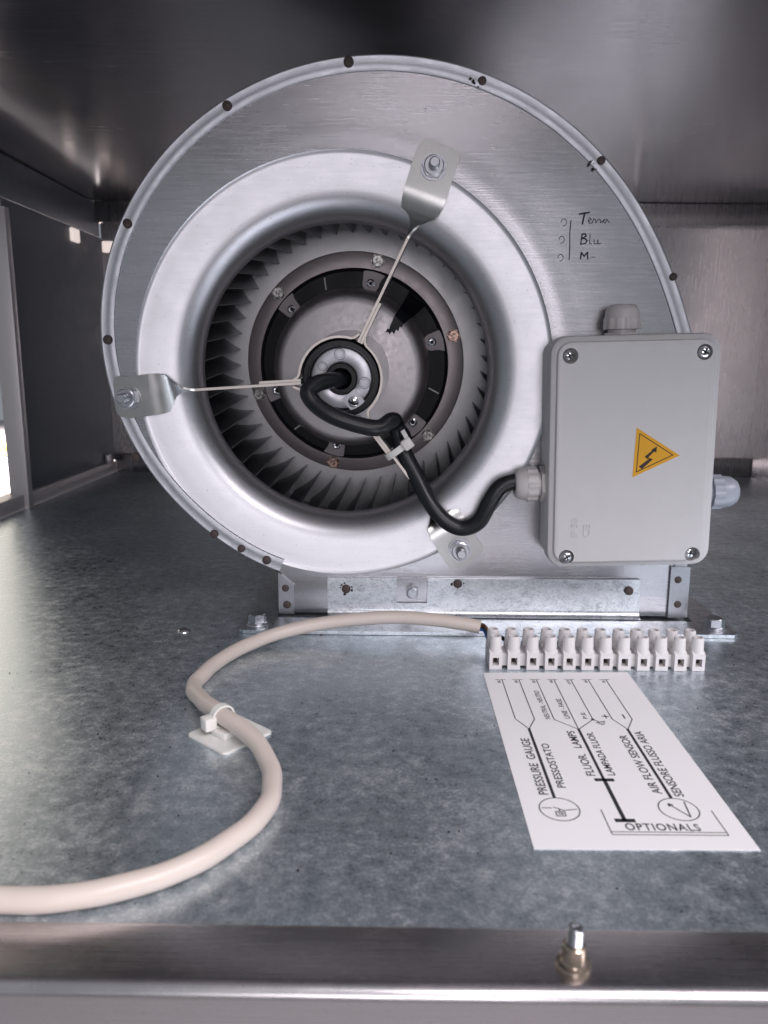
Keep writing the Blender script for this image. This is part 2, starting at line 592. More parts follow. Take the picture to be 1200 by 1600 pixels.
right_edge = [(x + 3.0 * sin(pi * k / 12), z) for k, (x, z) in zip(range(1, 13), right_edge)]
sweep_path = arc + right_edge[:10]


def inward(path):
    out = []
    for i in range(len(path)):
        a, b = path[max(i - 1, 0)], path[min(i + 1, len(path) - 1)]
        dx, dz = b[0] - a[0], b[1] - a[1]
        L = math.hypot(dx, dz)
        out.append((dz / L, -dx / L))
    return out


def sweep(path, prof, wob=0.0):
    nn = inward(path)
    mb, m = MB(), len(prof)
    vs_, fs = [], []
    for i, ((x, z), (nx_, nz_)) in enumerate(zip(path, nn)):
        for s, y in prof:
            w = wob * (random.random() - 0.5) if 0 < s < 11 else 0
            vs_.append(V(x + nx_ * s, YF + y + w, z + nz_ * s))
    for i in range(len(path) - 1):
        for k in range(m - 1):
            fs.append((i * m + k, i * m + k + 1, (i + 1) * m + k + 1, (i + 1) * m + k))
    return mb.add(vs_, fs)


# front plate: flat sheet between the inlet pressing and the outline
outline = [(x + n_[0] * 1.5, z + n_[1] * 1.5) for (x, z), n_ in zip(arc + right_edge, inward(arc + right_edge))]
outline[-1] = (229.5, 3.4)
nb = 60
outline += [(229.5 + (-85.0 - 229.5) * k / nb, 3.4) for k in range(1, nb + 1)]
outline += [(-85.0, 3.4 + (tongue[1] - 1 - 3.4) * k / 6) for k in range(1, 7)]
RN = 154.0


def step_y(x, z):
    r = math.hypot(x - CX, z - CZ)
    a = atan2(z - CZ, x - CX)
    up = max(0.0, cos(a - radians(40))) ** 0.5 if cos(a - radians(40)) > 0 else 0
    t = min(1, max(0, (r - 158) / 5)) * min(1, max(0, (171 - r) / 4))
    return -0.25 * t * max(0.0, up - 0.5)


pl = MB()
rings = 14
for (x, z) in outline:
    a = atan2(z - CZ, x - CX)
    R1 = math.hypot(x - CX, z - CZ)
    R0 = min(RN, R1 - 1.0)
    for k in range(rings + 1):
        q = (k / rings) ** 1.6
        r = R0 + (R1 - R0) * q
        px, pz = CX + r * cos(a), CZ + r * sin(a)
        pl.v.append(V(px, YF + step_y(px, pz), pz))
no = len(outline)
for i in range(no):
    j = (i + 1) % no
    for k in range(rings):
        pl.f.append((i * (rings + 1) + k, i * (rings + 1) + k + 1, j * (rings + 1) + k + 1, j * (rings + 1) + k))
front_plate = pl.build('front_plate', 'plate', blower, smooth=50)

# pressed inlet: a shallow dish that rolls into the throat
dish = [(154.4, -0.5), (153.4, 0.3), (151, 0.7), (146, 1.25), (140, 2.0), (134, 2.8), (129, 3.5), (125, 4.3), (121.6, 5.6), (118.4, 7.6), (115.4, 10.4), (112.8, 14.0), (110.9, 18.0), (109.7, 22), (109.2, 26), (109.7, 26.4)]
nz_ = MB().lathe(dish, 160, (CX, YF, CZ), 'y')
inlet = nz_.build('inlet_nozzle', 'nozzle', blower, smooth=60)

rim_prof = [(0, 10), (0, -0.3), (0.25, -0.9), (0.8, -1.2), (1.4, -1.15), (2.0, -0.95), (6.0, -0.9), (10.2, -0.95), (10.7, -0.6), (10.9, 0.4)]
rim = sweep(sweep_path, rim_prof, 0.12).build('rim_flange', 'rim', blower, smooth=60)
band = sweep(arc + right_edge, [(0.3, 9), (0.3, 196)])
band.merge(MB().box(-86.5, -85.5, YF + 2, YF + 196, 3.4, tongue[1]))
band.build('scroll_band', 'band', blower, smooth=60)
# back plate of the casing
bp = MB()
bp.v = [V(CX, YF + 196, CZ)] + [V(x, YF + 196, z) for x, z in outline]
bp.f = [(0, 1 + i, 1 + (i + 1) % no) for i in range(no)]
bp.build('back_plate', 'band', blower, smooth=0)

# side flanges of the outlet, with clipped top corner
fl = MB().prism([(-87.4, 3.2), (-75.6, 3.2), (-75.6, 26), (-87.4, 36.5)], 0.4, 2.6, on_face(YF))
fl.build('side_flange', 'rim', blower, smooth=0)
fl = MB().prism([(216.5, 3.2), (231.5, 3.2), (230.9, 44), (216.2, 44)], 0.4, 2.8, on_face(YF))
fl.build('side_flange', 'rim', blower, smooth=0)

# weld pins
pin = MB().lathe([(0, -2.2), (1.6, -2.15), (2.7, -1.6), (3.0, -0.6), (3.0, 1.2)], 14).mesh('rivet', 'rust')
for x, z in [(-31.9, 399.0), (59.9, 387.4), (144.4, 336.6), (200.7, 258.9), (-116.1, 370.9), (-189.9, 293.2), (-212.1 + 3, 212.1), (-194.3 + 1, 125.9), (-136.1, 66.7), (-115.6, 55.2), (-96.2, 46.2), (-81.9, 24.0), (-80.9, 10.6), (222.1, 33.9), (223.3, 14.1)]:
    link('rivet', pin, blower, Matrix.Translation((x, YF - 1.7, z)) @ Matrix.Rotation(random.uniform(-0.2, 0.2), 4, 'X') @ Matrix.Scale(random.uniform(0.9, 1.18), 4) @ Matrix.Rotation(random.random() * 6, 4, 'Y'))
# scorch flecks beside some pins
sc_ = MB()
for cx_, cz_, nfl, sp in [(55.5, 384.5, 6, 4.0), (139.5, 333.5, 6, 4), (-131.5, 70.5, 3, 2), (-110.5, 58.6, 4, 2.4), (-92.5, 50.0, 4, 2.4), (55, 271.5, 5, 5), (21.4, 369.5, 1, 0.3), (49, 265, 3, 4)]:
    for k in range(nfl):
        x, z, r = cx_ + random.uniform(-sp, sp), cz_ + random.uniform(-sp, sp), random.uniform(0.4, 1.3)
        yy = YF - 1.5 if math.hypot(x - CX, z - CZ) > 165 else YF
        if 150 > math.hypot(x - CX, z - CZ): continue
        sc_.prism([(x + r * random.uniform(0.5, 1.2) * cos(a), z + r * random.uniform(0.5, 1.2) * sin(a)) for a in np.linspace(0, 5.4, 7)], 0.1, 0.35, on_face(yy))
sc_.build('scorch_flecks', 'scorch', blower, smooth=0)['kind'] = 'stuff'

# handwriting in marker: three circles, a line, Terra / Blu / M
hw = MB()
fr = on_face(YF)
stroke(hw, [(125.8, 297), (125.4, 288), (126.0, 279), (125.9, 270.4)], 0.7, fr, 0.1, 0.25)
stroke(hw, [(131.5, 301.4), (138.6, 302.6)], 1.1, fr, 0.1, 0.25)
stroke(hw, [(135.2, 302.0), (134.0, 294.6)], 1.2, fr, 0.1, 0.25)
stroke(hw, [(134.2, 287.8), (133.6, 281.0), (137.0, 281.6), (138.0, 283.4), (136.6, 284.8), (134.2, 285.0), (137.2, 286.6), (136.6, 288.0), (134.0, 287.9)], 0.9, fr, 0.1, 0.25)
stroke(hw, [(134.0, 270.9), (134.4, 275.4), (136.6, 272.8), (138.8, 275.6), (139.2, 270.8)], 1.0, fr, 0.1, 0.25)
hw.build('handwriting', 'marker', front_plate, smooth=0)
hw = MB()
for x, z in [(120.8, 295.8), (119.9, 284.0), (119.7, 271.8)]:
    stroke(hw, [(x + 1.9 * cos(a), z + 2.4 * sin(a)) for a in np.linspace(-1.9, 3.2, 10)], 0.5, fr, 0.1, 0.25)
stroke(hw, [(138.4, 296.5), (140.2, 297.8), (139.2, 299), (138, 297.4), (139, 295.2), (141, 295.6), (141.8, 298.4), (143.4, 297.6), (143.4, 295.4), (145.4, 298.2), (146.8, 297.4), (146.8, 295.6), (149.8, 298.0), (148.4, 296.2), (150.2, 295.4), (151.2, 298), (153, 295.6)], 0.65, fr, 0.1, 0.25)
stroke(hw, [(140.0, 288.0), (140.0, 281.6), (141.4, 281.4)], 0.65, fr, 0.1, 0.25)
stroke(hw, [(143.0, 284.2), (143.2, 281.6), (145.2, 281.4), (145.8, 284.0), (146.0, 281.4), (148.4, 281.8)], 0.65, fr, 0.1, 0.25)
stroke(hw, [(141.6, 272.4), (144.2, 272.2)], 0.6, fr, 0.1, 0.25)
tag(hw.build('handwriting', 'faint', front_plate, smooth=0), 'faded part of the marker notes on the blower side')

# ------------------------------------------------------------------ base plate and spangled bracket
base = MB()
zb = (0.3, 3.0)
base.prism([(-108.5, 537), (252.5, 537), (256, 540.5), (256, 566), (-112, 566), (-112, 540.5)], *zb, on_floor)
base.prism([(-112, 566), (-88.5, 566), (-88.5, 778), (-100, 790), (-112, 790)], *zb, on_floor)
base.prism([(233, 566), (256, 566), (256, 790), (233, 790)], *zb, on_floor)
base_plate = base.build('base_plate', 'spangle', blower, smooth=0)

br = MB()
fr = on_face(YF)
# upright leg with a notch, then the bend into the floor flange
br.prism([(-49, 2.2), (194, 2.2), (193, 33.6), (28.6, 33.0), (28.6, 13.2), (5.0, 13.0), (5.0, 32.8), (-49, 32.6)], 0.6, 3.2, fr)
bracket = br.build('mounting_bracket', 'spangle', blower, smooth=0)
cv = MB()
pr = []
for k in range(7):
    a = radians(90 * k / 6)
    pr.append((YF - 3.2 - 5 + 5 * cos(a), 7.6 - 5 * sin(a) + 0.5))
vs_ = [V(x, y, z) for x in (-48.9, 193.8) for y, z in pr] 
m_ = len(pr)
cv.add(vs_, [(i, i + 1, m_ + i + 1, m_ + i) for i in range(m_ - 1)])
cv.build('bracket_bend', 'spangle', bracket, smooth=60)
for x, z in [(-34.5, 24.3), (52.0, 29.4), (184.3, 25.0)]:
    link('rivet', pin, bracket, Matrix.Translation((x, YF - 4.0, z)) @ Matrix.Scale(1.15, 4))
fk = MB()
for cx_, cz_ in [(-34.5, 24.3), (52.0, 29.4)]:
    for k in range(10):
        a = random.uniform(0, 6.28)
        x, z = cx_ + 4.6 * cos(a), cz_ + 4.6 * sin(a)
        if z > 32: continue
        r = random.uniform(0.5, 1.2)
        fk.prism([(x + r * random.uniform(0.6, 1.2) * cos(b), z + r * random.uniform(0.6, 1.2) * sin(b)) for b in np.linspace(0, 5.4, 6)], 3.3, 3.5, fr)
fk.build('scorch_flecks', 'scorch', bracket, smooth=0)['kind'] = 'stuff'
# hex bolt in the notch on its small tab
MB().prism([(5.6, 13.4), (28.0, 13.6), (28.0, 33.5), (5.6, 33.2)], 0.5, 1.3, fr).build('notch_tab', 'plate', bracket, smooth=0)
hx = MB().prism(hexpoly(5.4, 0.5), 1.5, 5.5, lambda a, b, h: V(16.9 + a, YF - h, 21.9 + b))
hx.lathe([(0, -6.2), (3.6, -6.2), (4.7, -5.4)], 24, (16.9, YF, 21.9))
hx.build('hex_bolt', 'steel', bracket, smooth=25)

# floor bolts: washer, hex head with a rounded top
head = MB().prism(hexpoly(7.0, 0.25), 2.6, 8.0, on_floor)
head.lathe([(5.9, 7.9), (5.4, 8.5), (0, 8.6)], 24, (0, 0, 0), 'z')
head_me = head.mesh('hex_bolt', 'steel', None, 25)
wash_me = MB().lathe([(3, 0), (8.0, 0), (8.3, 0.5), (8.0, 1.3), (7.2, 1.4), (7.4, 2.2), (6.9, 2.7), (3, 2.7)], 32, (0, 0, 0), 'z').mesh('washer', 'steel', None, 25)
for x, y, a in [(-100, 550, 0.2), (243.5, 551, 0.55)]:
    link('hex_bolt', head_me, base_plate, Matrix.Translation((x, y, 3.0)) @ Matrix.Rotation(a, 4, 'Z'))
    link('washer', wash_me, base_plate, Matrix.Translation((x, y, 3.0)))

# ------------------------------------------------------------------ impeller and motor, on their own slightly sagging axis
O = V(-38.3, 588.0, 185.2)
Bk = V(-33.0, 700.0, 194.7)
d_ = (Bk - O).normalized()
xax = d_.cross(V(0, 0, 1)).normalized()
zax = xax.cross(d_).normalized()
AX = Matrix(((xax.x, d_.x, zax.x, O.x), (xax.y, d_.y, zax.y, O.y), (xax.z, d_.z, zax.z, O.z), (0, 0, 0, 1)))

imp = MB().lathe([(90, 155), (150, 155), (150, 156.5), (90, 156.5)], 128).local('impeller', 'wheel', blower, AX)
# forward-curved blade: its section in the plane across the axis, run along the axis
sec = []
for k in range(7):
    t = k / 6
    sec.append((114 + 30 * t, radians(3.0 + 6.0 * t + 1.5 * t * t)))
bl = MB()
vs_ = []
for y in (24.0, 154.6):
    for side in (0.35, -0.35):
        for r, a in sec:
            vs_.append(V(r * sin(a) + side * cos(a), y, r * cos(a) - side * sin(a)))
n = len(sec)
fs = []
for y in range(1):
    A0, A1, B0, B1 = 0, n, 2 * n, 3 * n
    for i in range(n - 1):
        fs += [(A0 + i, A0 + i + 1, B0 + i + 1, B0 + i), (A1 + i + 1, A1 + i, B1 + i, B1 + i + 1), (A0 + i + 1, A0 + i, A1 + i, A1 + i + 1), (B0 + i, B0 + i + 1, B1 + i + 1, B1 + i)]
    fs += [(A0, B0, B1, A1), (A0 + n - 1, A1 + n - 1, B1 + n - 1, B0 + n - 1)]
bl.add(vs_, fs)
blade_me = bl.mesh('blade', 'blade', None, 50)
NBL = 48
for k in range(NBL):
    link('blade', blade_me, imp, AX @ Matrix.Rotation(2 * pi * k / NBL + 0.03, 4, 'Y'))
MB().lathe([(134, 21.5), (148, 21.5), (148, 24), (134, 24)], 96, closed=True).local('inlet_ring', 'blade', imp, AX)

# motor: end shield, black ring, primer flange
motor = MB().lathe([(21, 52), (54, 54), (58, 55.2), (61.5, 58.5), (64.0, 64), (65.5, 72), (66, 104)], 112).local('motor', 'dome', blower, AX, 40)
MB().lathe([(66.2, 96), (79.2, 96), (79.8, 93.5), (81.0, 92.8), (82.0, 94), (82.2, 106)], 112).local('black_ring', 'black', motor, AX, 40)
MB().lathe([(82.4, 105), (94.5, 105), (96.0, 106.2), (96.2, 154.7)], 112).local('rotor_flange', 'flange', motor, AX, 40)
MB().lathe([(24, 10), (24, 46), (33, 49), (33, 53)], 64).local('support_neck', 'dome', motor, AX, 40)
bolt = MB().prism(hexpoly(5.9, 0.2), -3.4, 0, lambda a, b, h: V(a, h, b))
bolt.lathe([(0, -4.0), (4.4, -4.0), (5.2, -3.3)], 20)
bolt_mes = [bolt.mesh('flange_bolt', mt, None, 25) for mt in ('head_grey', 'head_copper')]
rec_me = MB().lathe([(0, 0.0), (1.5, 0.0), (1.5, -1.6), (2.6, -1.9), (3.6, -1.5), (3.8, 0.6)], 20).mesh('cap_screw', 'bright', None, 30)
soc_me = MB().lathe([(0, -1.15), (1.5, -1.15)], 12).mesh('socket', 'black', None, 0)
# a rounded lug reaching in from the ring
lp = [(7.2 * cos(a), 7.2 * sin(a)) for a in np.linspace(radians(180 + 10), radians(360 - 10), 13)]
lug_poly = [(-7.2, 1.0)] + lp + [(7.2, 1.0), (8.4, 5), (10.4, 8.4), (5, 9.4), (0, 9.8), (-5, 9.4), (-8.0, 8.6)]
lug_me = MB().prism(lug_poly, 0, 4.5, lambda a, b, h: V(a, -h, b)).mesh('lug', 'lug', None, 40)
for k in range(6):
    ang = radians(90 - (16.8 + 60 * k))
    R_ = Matrix.Rotation(ang, 4, 'Y')
    link('flange_bolt', bolt_mes[1 if k in (0, 4) else 0], motor, AX @ R_ @ Matrix.Translation((0, 104.8, 90)))
    R2 = Matrix.Rotation(ang - radians(0.6), 4, 'Y')
    link('lug', lug_me, motor, AX @ R2 @ Matrix.Translation((0, 95.8, 71)))
    link('cap_screw', rec_me, motor, AX @ R2 @ Matrix.Translation((0, 91.2, 71)))
    link('socket', soc_me, motor, AX @ R2 @ Matrix.Translation((0, 91.2, 71)))
dash = MB().prism([(-0.55, -5), (0.55, -5), (0.55, 5), (-0.55, 5)], 0.2, 0.5, lambda a, b, h: V(a, -h, b)).mesh('paint_mark', 'mark', None, 0)
for dg in (109, -16.5, -133):
    link('paint_mark', dash, motor, AX @ Matrix.Rotation(radians(90 - dg), 4, 'Y') @ Matrix.Translation((0, 95.9, 73)) @ Matrix.Rotation(radians(12), 4, 'Y'))
# black tape end lying across the end shield, from ring to dome
tape = MB()
tp = [(30.0, 31.0), (31.6, 34.2), (33.0, 33.6), (34.2, 37.5), (37.4, 44.4), (44.6, 37.6), (43.0, 35.0), (41.6, 35.8), (40.4, 32.0), (38.6, 33.4), (37.0, 29.8), (35.2, 32.0), (33.4, 29.4), (32.2, 31.6)]
def dome_y(r):
    return 52 + 2 * (r - 21) / 33
nt_ = len(tp)
tape.add([V(x, dome_y(math.hypot(x, z)) - h, z) for h in (0.9, 0.2) for x, z in tp], [tuple(range(nt_)), tuple(range(nt_, 2 * nt_))[::-1]] + [(i, (i + 1) % nt_, nt_ + (i + 1) % nt_, nt_ + i) for i in range(nt_)])
# the strip runs on over the shoulder of the shield down into the black ring
for h in (0.9,):
    pa = [(37.4, 44.4, dome_y(58) - h), (41.5, 50.5, 59.0), (45, 56, 70), (48, 63, 93)]
    pb = [(44.6, 37.6, dome_y(58) - h), (50.5, 42.5, 59.0), (55, 46, 70), (61, 51, 93)]
    n0 = len(tape.v)
    tape.v += [V(x, y, z) for x, z, y in pa] + [V(x, y, z) for x, z, y in pb]
    tape.f += [(n0 + i, n0 + i + 1, n0 + 5 + i, n0 + 4 + i) for i in range(3)]
tape.local('black_tape', 'black', motor, AX, 0)

# hub: rubber ring, cast face with bosses, grommet with a hole, clamp plate and screw
hub = MB().lathe([(24.2, 4), (24.0, -4.5), (25, -6.5), (28.2, -6.5), (29.2, -5), (29.4, 14)], 72).local('hub_rubber', 'rubber', blower, AX, 40)
MB().lathe([(11.8, 3), (11.8, -1.5), (14, -2.2), (22, -2.2), (23.2, -1.6), (24.1, 0), (24.1, 4)], 72).local('hub_face', 'alu', hub, AX, 40)
MB().lathe([(7.4, 16), (7.4, -3.2), (8.2, -4.2), (11.2, -4.2), (12.2, -3.2), (12.2, 2)], 48).local('grommet', 'rubber', hub, AX, 40)
MB().lathe([(0, 15), (7.6, 15)], 24).local('hole_end', 'black', hub, AX, 0)
for x, z, r in [(-1, 18.0, 3.8), (17.5, -3.2, 3.9), (-14, 9, 3.0)]:
    MB().lathe([(r + 0.6, -2.1), (r, -2.7), (r - 0.8, -2.7), (r - 1.2, -2.35), (0, -2.35)], 28, (x, 0, z)).local('boss', 'alu', hub, AX, 40)
MB().prism([(5.6, -11.0), (10.4, -7.0), (18.2, -17.0), (8.4, -25.0), (0.6, -15.0)], 2.3, 5.2, lambda a, b, h: V(a, -h, b)).local('clamp_plate', 'alu', hub, AX, 20)
sm = MB().lathe([(0, -6.6), (2.8, -6.6), (4.0, -6.0), (4.2, -5.0)], 24, (9.2, 0, -17.0)).local('clamp_screw', 'bright', hub, AX, 30)
cr = MB()
for a in (0.5, 0.5 + pi / 2):
    stroke(cr, [(9.2 + 2.4 * cos(a), -17 + 2.4 * sin(a)), (9.2 - 2.4 * cos(a), -17 - 2.4 * sin(a))], 0.8, lambda a_, b, h: V(a_, -h, b), 6.55, 6.72)
cr.local('screw_slot', 'black', hub, AX, 0)

# ------------------------------------------------------------------ the three strap arms
YA = YF + 8.0                              # centre plane of the upright straps


def cwdir(u):                              # clockwise perpendicular, seen from the front
    return (u[1], -u[0])


nut_hex = MB().prism(hexpoly(8.3), 2.3, 7.4, lambda a, b, h: V(a, -h, b))
nut_hex.lathe([(3.0, -7.8), (6.2, -7.8), (7.4, -7.2)], 24)
nut_me = nut_hex.mesh('hex_nut', 'steel', None, 25)
nw_me = MB().lathe([(3, 0.2), (9.0, 0.2), (9.0, -2.2), (3, -2.2)], 32).mesh('washer', 'steel', None, 25)
thr = [(0, -17.0), (2.9, -17.0), (3.5, -16.3)]
for k in range(16):
    thr += [(3.7, -16.2 + k * 1.0), (3.2, -15.7 + k * 1.0)]
stud_me = MB().lathe(thr + [(3, 0.5)], 18).mesh('stud', 'steel', None, 20)

arms = [
    # bolt, tab tip beyond the bolt, start of the twist, end of the twist, inner end
    ((27.4, 331.2), (32.8, 346.5), (19.5, 306), (10.6, 285), (-25.0, 211.5)),
    ((-196.0, 170.2), (-206.5, 171.5), (-171, 173.6), (-147, 176.2), (-67.5, 181.8)),
    ((53.0, 56.6), (60.5, 46.5), (42.0, 76.0), (27.5, 93.5), (-18.5, 153.5)),
]
for ai, (bo, tip, tw0, tw1, inn) in enumerate(arms):
    path = []
    P2 = [Vector((p[0], p[1])) for p in (tip, bo, tw0, tw1, inn)]
    P2[2] = P2[1].lerp(P2[2], 0.62)
    P2[3] = P2[3].lerp(P2[4], 0.03)
    cs, wd, hws = [], [], []

    def put(p, u, phi, hw_, y):
        c = cwdir(u)
        cs.append(V(p.x, y, p.y))
        wd.append(V(c[0] * cos(phi), -sin(phi), c[1] * cos(phi)))
        hws.append(hw_)
    u0 = (P2[0] - P2[2]).normalized()
    # rounded, clipped outer end, then the flat tab
    for t, h in ((0.0, 9.5), (0.10, 12.6), (0.25, 14.6), (0.5, 15.3), (1.0, 15.3)):
        p = P2[0].lerp(P2[1], t)
        put(p, u0, 0.0, h, YF - 2.0)
    for t in (0.35, 0.7, 1.0):
        put(P2[1].lerp(P2[2], t), u0, 0.03 * t, 15.3, YF - 2.0)
    for k in range(1, 25):
        t = k / 24
        e = t ** 1.9 if t < 0.5 else 1 - (1 - t) ** 1.9 * (1 - 0.5 ** 1.9) / 0.5 ** 1.9
        # curved crossing from tab axis to strap axis
        a, b, c_, = P2[2], P2[2] + (P2[2] - P2[1]).normalized() * 12, P2[3]
        p = a * (1 - t) ** 2 + b * 2 * t * (1 - t) + c_ * t * t
        u = (-(b - a) * (1 - t) * 2 - (c_ - b) * t * 2).normalized()
        put(p, u, radians(90) * e, 15.3 - 4.3 * e, YF - 2.0 + 10.0 * e * (0.6 + 0.4 * e))
    u1 = (P2[3] - P2[4]).normalized()
    for t in (0.1, 0.25, 0.5, 0.75, 0.9, 1.0):
        put(P2[3].lerp(P2[4], t), u1, radians(90), 11.0, YA)
    arm = MB().ribbon(cs, wd, hws, 1.7).build('mounting_arm', 'zinc', blower, smooth=50)
    # front edge of the strap, its lit brightness put into the pale colour
    c = cwdir(u1)
    ed = MB()
    p0, p1 = P2[3].lerp(P2[4], -0.02), P2[4]
    ed.ribbon([V(p0.x, YA - 11.2, p0.y), V(p1.x, YA - 11.2, p1.y)], [V(0, -1, 0)] * 2, 0.35, 1.9)
    # second, shorter strap on the clockwise side
    q0 = P2[3].lerp(P2[4], 0.60)
    off = Vector((c[0], c[1])) * 2.1
    sh = MB().ribbon([V(q0.x + off.x, YA, q0.y + off.y), V(p1.x + off.x, YA, p1.y + off.y)], [V(0, -1, 0)] * 2, 10.2, 1.7)
    sh.build('short_strap', 'zinc', arm, smooth=0)
    ed.ribbon([V(q0.x + off.x, YA - 10.4, q0.y + off.y), V(p1.x + off.x, YA - 10.4, p1.y + off.y)], [V(0, -1, 0)] * 2, 0.35, 1.9)
    ed.build('cut_edge', 'cut_edge', arm, smooth=0)
    W = Matrix.Translation((bo[0], YF - 2.8, bo[1]))
    Rn = Matrix.Rotation((0.15, 0.4, 0.25)[ai], 4, 'Y')
    link('washer', nw_me, arm, W)
    link('hex_nut', nut_me, arm, W @ Rn)
    link('stud', stud_me, arm, W)

# clamp band round the hub: three arcs whose ends flare out along the straps
HC = V(-38.6, 0, 184.9)
angs = []
for (bo, tip, tw0, tw1, inn) in arms:
    angs.append(atan2(inn[1] - HC.z, inn[0] - HC.x))
order = sorted(a % (2 * pi) for a in angs)
for k in range(3):
    a0, a1 = order[k] + 0.06, (order[(k + 1) % 3] + (2 * pi if k == 2 else 0)) - 0.06
    cs, wd = [], []
    for t in np.linspace(0, 1, 26):
        a = a0 + (a1 - a0) * t
        r = 30.6
        e = min(t, 1 - t)
        if e < 0.06: r += 5.0 * (1 - e / 0.06) ** 1.5
        cs.append(V(HC.x + r * cos(a), YA + 2, HC.z + r * sin(a)))
        wd.append(V(0, -1, 0))
    cb = MB().ribbon(cs, wd, 10.5, 1.5).build('clamp_band', 'zinc', blower, smooth=50)
    MB().ribbon([V(p.x, YA + 2 - 10.8, p.z) for p in cs], wd, 0.35, 1.7).build('cut_edge', 'cut_edge', cb, smooth=50)

# ------------------------------------------------------------------ junction box
BC = V(169.0, 536, 135.6)
jb = bpy.data.objects.new('junction_box', None)
COL.objects.link(jb)
JW = Matrix.Translation(BC) @ Matrix.Rotation(radians(-1.7), 4, 'Y')
WM[jb.name] = JW
jb.matrix_local = to_m(JW)
tag(jb, 'light grey plastic junction box with yellow warning triangle on the blower side', 'junction box')


def rrect(w, h, r, n=8):
    out = []
    for cx_, cz_, a0 in ((w / 2 - r, h / 2 - r, 0), (-w / 2 + r, h / 2 - r, 90), (-w / 2 + r, -h / 2 + r, 180), (w / 2 - r, -h / 2 + r, 270)):
        for k in range(n + 1):
            a = radians(a0 + 90 * k / n)
            out.append((cx_ + r * cos(a), cz_ + r * sin(a)))
    return out


def loft(loops, cap0=True, cap1=True):
    """loops: list of (w, h, r, y) rounded rectangles, skinned one to the next."""
    mb = MB()
    vs_, fs = [], []
    for w, h, r, y in loops:
        vs_ += [V(x, y, z) for x, z in rrect(w, h, r)]
    n = len(rrect(1, 1, .1))
    for i in range(len(loops) - 1):
        for k in range(n):
            k2 = (k + 1) % n
            fs.append((i * n + k, i * n + k2, (i + 1) * n + k2, (i + 1) * n + k))
    if cap0: fs.append(tuple(range(n)))
    if cap1: fs.append(tuple(range((len(loops) - 1) * n, len(loops) * n))[::-1])
    return mb.add(vs_, fs)


loft([(113.0, 159.0, 10, 17.0), (113.6, 159.6, 10, 39.5), (113.2, 159.2, 10, 40.2)]).local('box_base', 'box', jb, JW, 35)
lid_mb = loft([(106.0, 153.0, 8.5, 0.0), (107.6, 154.6, 9.3, 0.35), (108.6, 155.6, 9.8, 1.2), (109.0, 156.0, 10, 2.8), (113.6, 160.6, 11.0, 3.4), (115.6, 162.6, 11.8, 4.2), (116.6, 163.6, 12.3, 5.8), (117.0, 164.0, 12.5, 8), (117.0, 164.0, 12.5, 16.4), (116.0, 163.0, 12, 17)])
lid = lid_mb.local('lid', 'box', jb, JW, 35)
screw_at = [(-45.6, 68.4, 1), (45.6, 69.0, 0), (-45.0, -73.4, 0), (44.8, -73.2, 1)]
# real screw wells: cut with cylinders
cut = MB()
for x, z, _ in screw_at:
    cut.lathe([(0, -2), (5.4, -2), (5.4, 8.2), (0, 8.2)], 32, (x, 0, z))
cut_o = cut.local('cutter', 'box', None, JW, 0)
mod = lid.modifiers.new('wells', 'BOOLEAN')
mod.operation, mod.solver, mod.object = 'DIFFERENCE', 'EXACT', cut_o
bpy.context.view_layer.update()
newme = bpy.data.meshes.new_from_object(lid.evaluated_get(bpy.context.evaluated_depsgraph_get()))
lid.modifiers.clear()
lid.data = newme
newme.name = 'lid'
newme.shade_smooth()
newme.set_sharp_from_angle(angle=radians(30))
bpy.data.objects.remove(cut_o)
sh_me = MB().lathe([(0, -1.9), (1.8, -1.8), (3.4, -1.2), (4.4, 0), (4.5, 2.5), (0, 2.5)], 28).mesh('lid_screw', 'bright', None, 40)
cross = MB()
for a in (0.3, 0.3 + pi / 2):
    stroke(cross, [(2.2 * cos(a), 2.2 * sin(a)), (-2.2 * cos(a), -2.2 * sin(a))], 0.9, lambda a_, b, h: V(a_, -h, b), 1.4, 2.0)
cross_me = cross.mesh('screw_cross', 'black', None, 0)
for i, (x, z, deep) in enumerate(screw_at):
    W = JW @ Matrix.Translation((x, 5.2 if deep else 1.0, z)) @ Matrix.Rotation(i * 0.7, 4, 'Y')
    link('lid_screw', sh_me, lid, W)
    link('screw_cross', cross_me, lid, W)
# raised lettering, turned a quarter
for s, w, h, x, z in (('IP 55', 14, 4.6, -37.4, -59.0), ('CE', 9, 5.0, -28.6, -58.8)):
    t = text_mb(s, w, h, extrude=0.12)
    zz = [v.z for v in t.v]
    t.v = [V(x - v.y, -0.12 + (0.25 if v.z < 0 else -0.32), z + v.x) for v in t.v]
    t.local('raised_lettering', 'box', lid, JW, 0)
# warning triangle, point to the right
jinv = JW.inverted()


def tri(pts_, h0, h1, inner=None):
    mb = MB()
    f = lambda a, b, h: V(a, -h, b)
    if inner is None:
        return mb.prism(pts_, h0, h1, f)
    n = len(pts_)
    mb.add([f(a, b, h) for h in (h0, h1) for P_ in (pts_, inner) for a, b in P_], [])
    for i in range(n):
        j = (i + 1) % n
        mb.f += [(2 * n + i, 2 * n + j, 3 * n + j, 3 * n + i), (i, j, 2 * n + j, 2 * n + i), (n + i, n + j, 3 * n + j, 3 * n + i)]
    return mb


def lidpt(x, z):
    q = jinv @ V(x, 536, z)
    return (q.x, q.z)


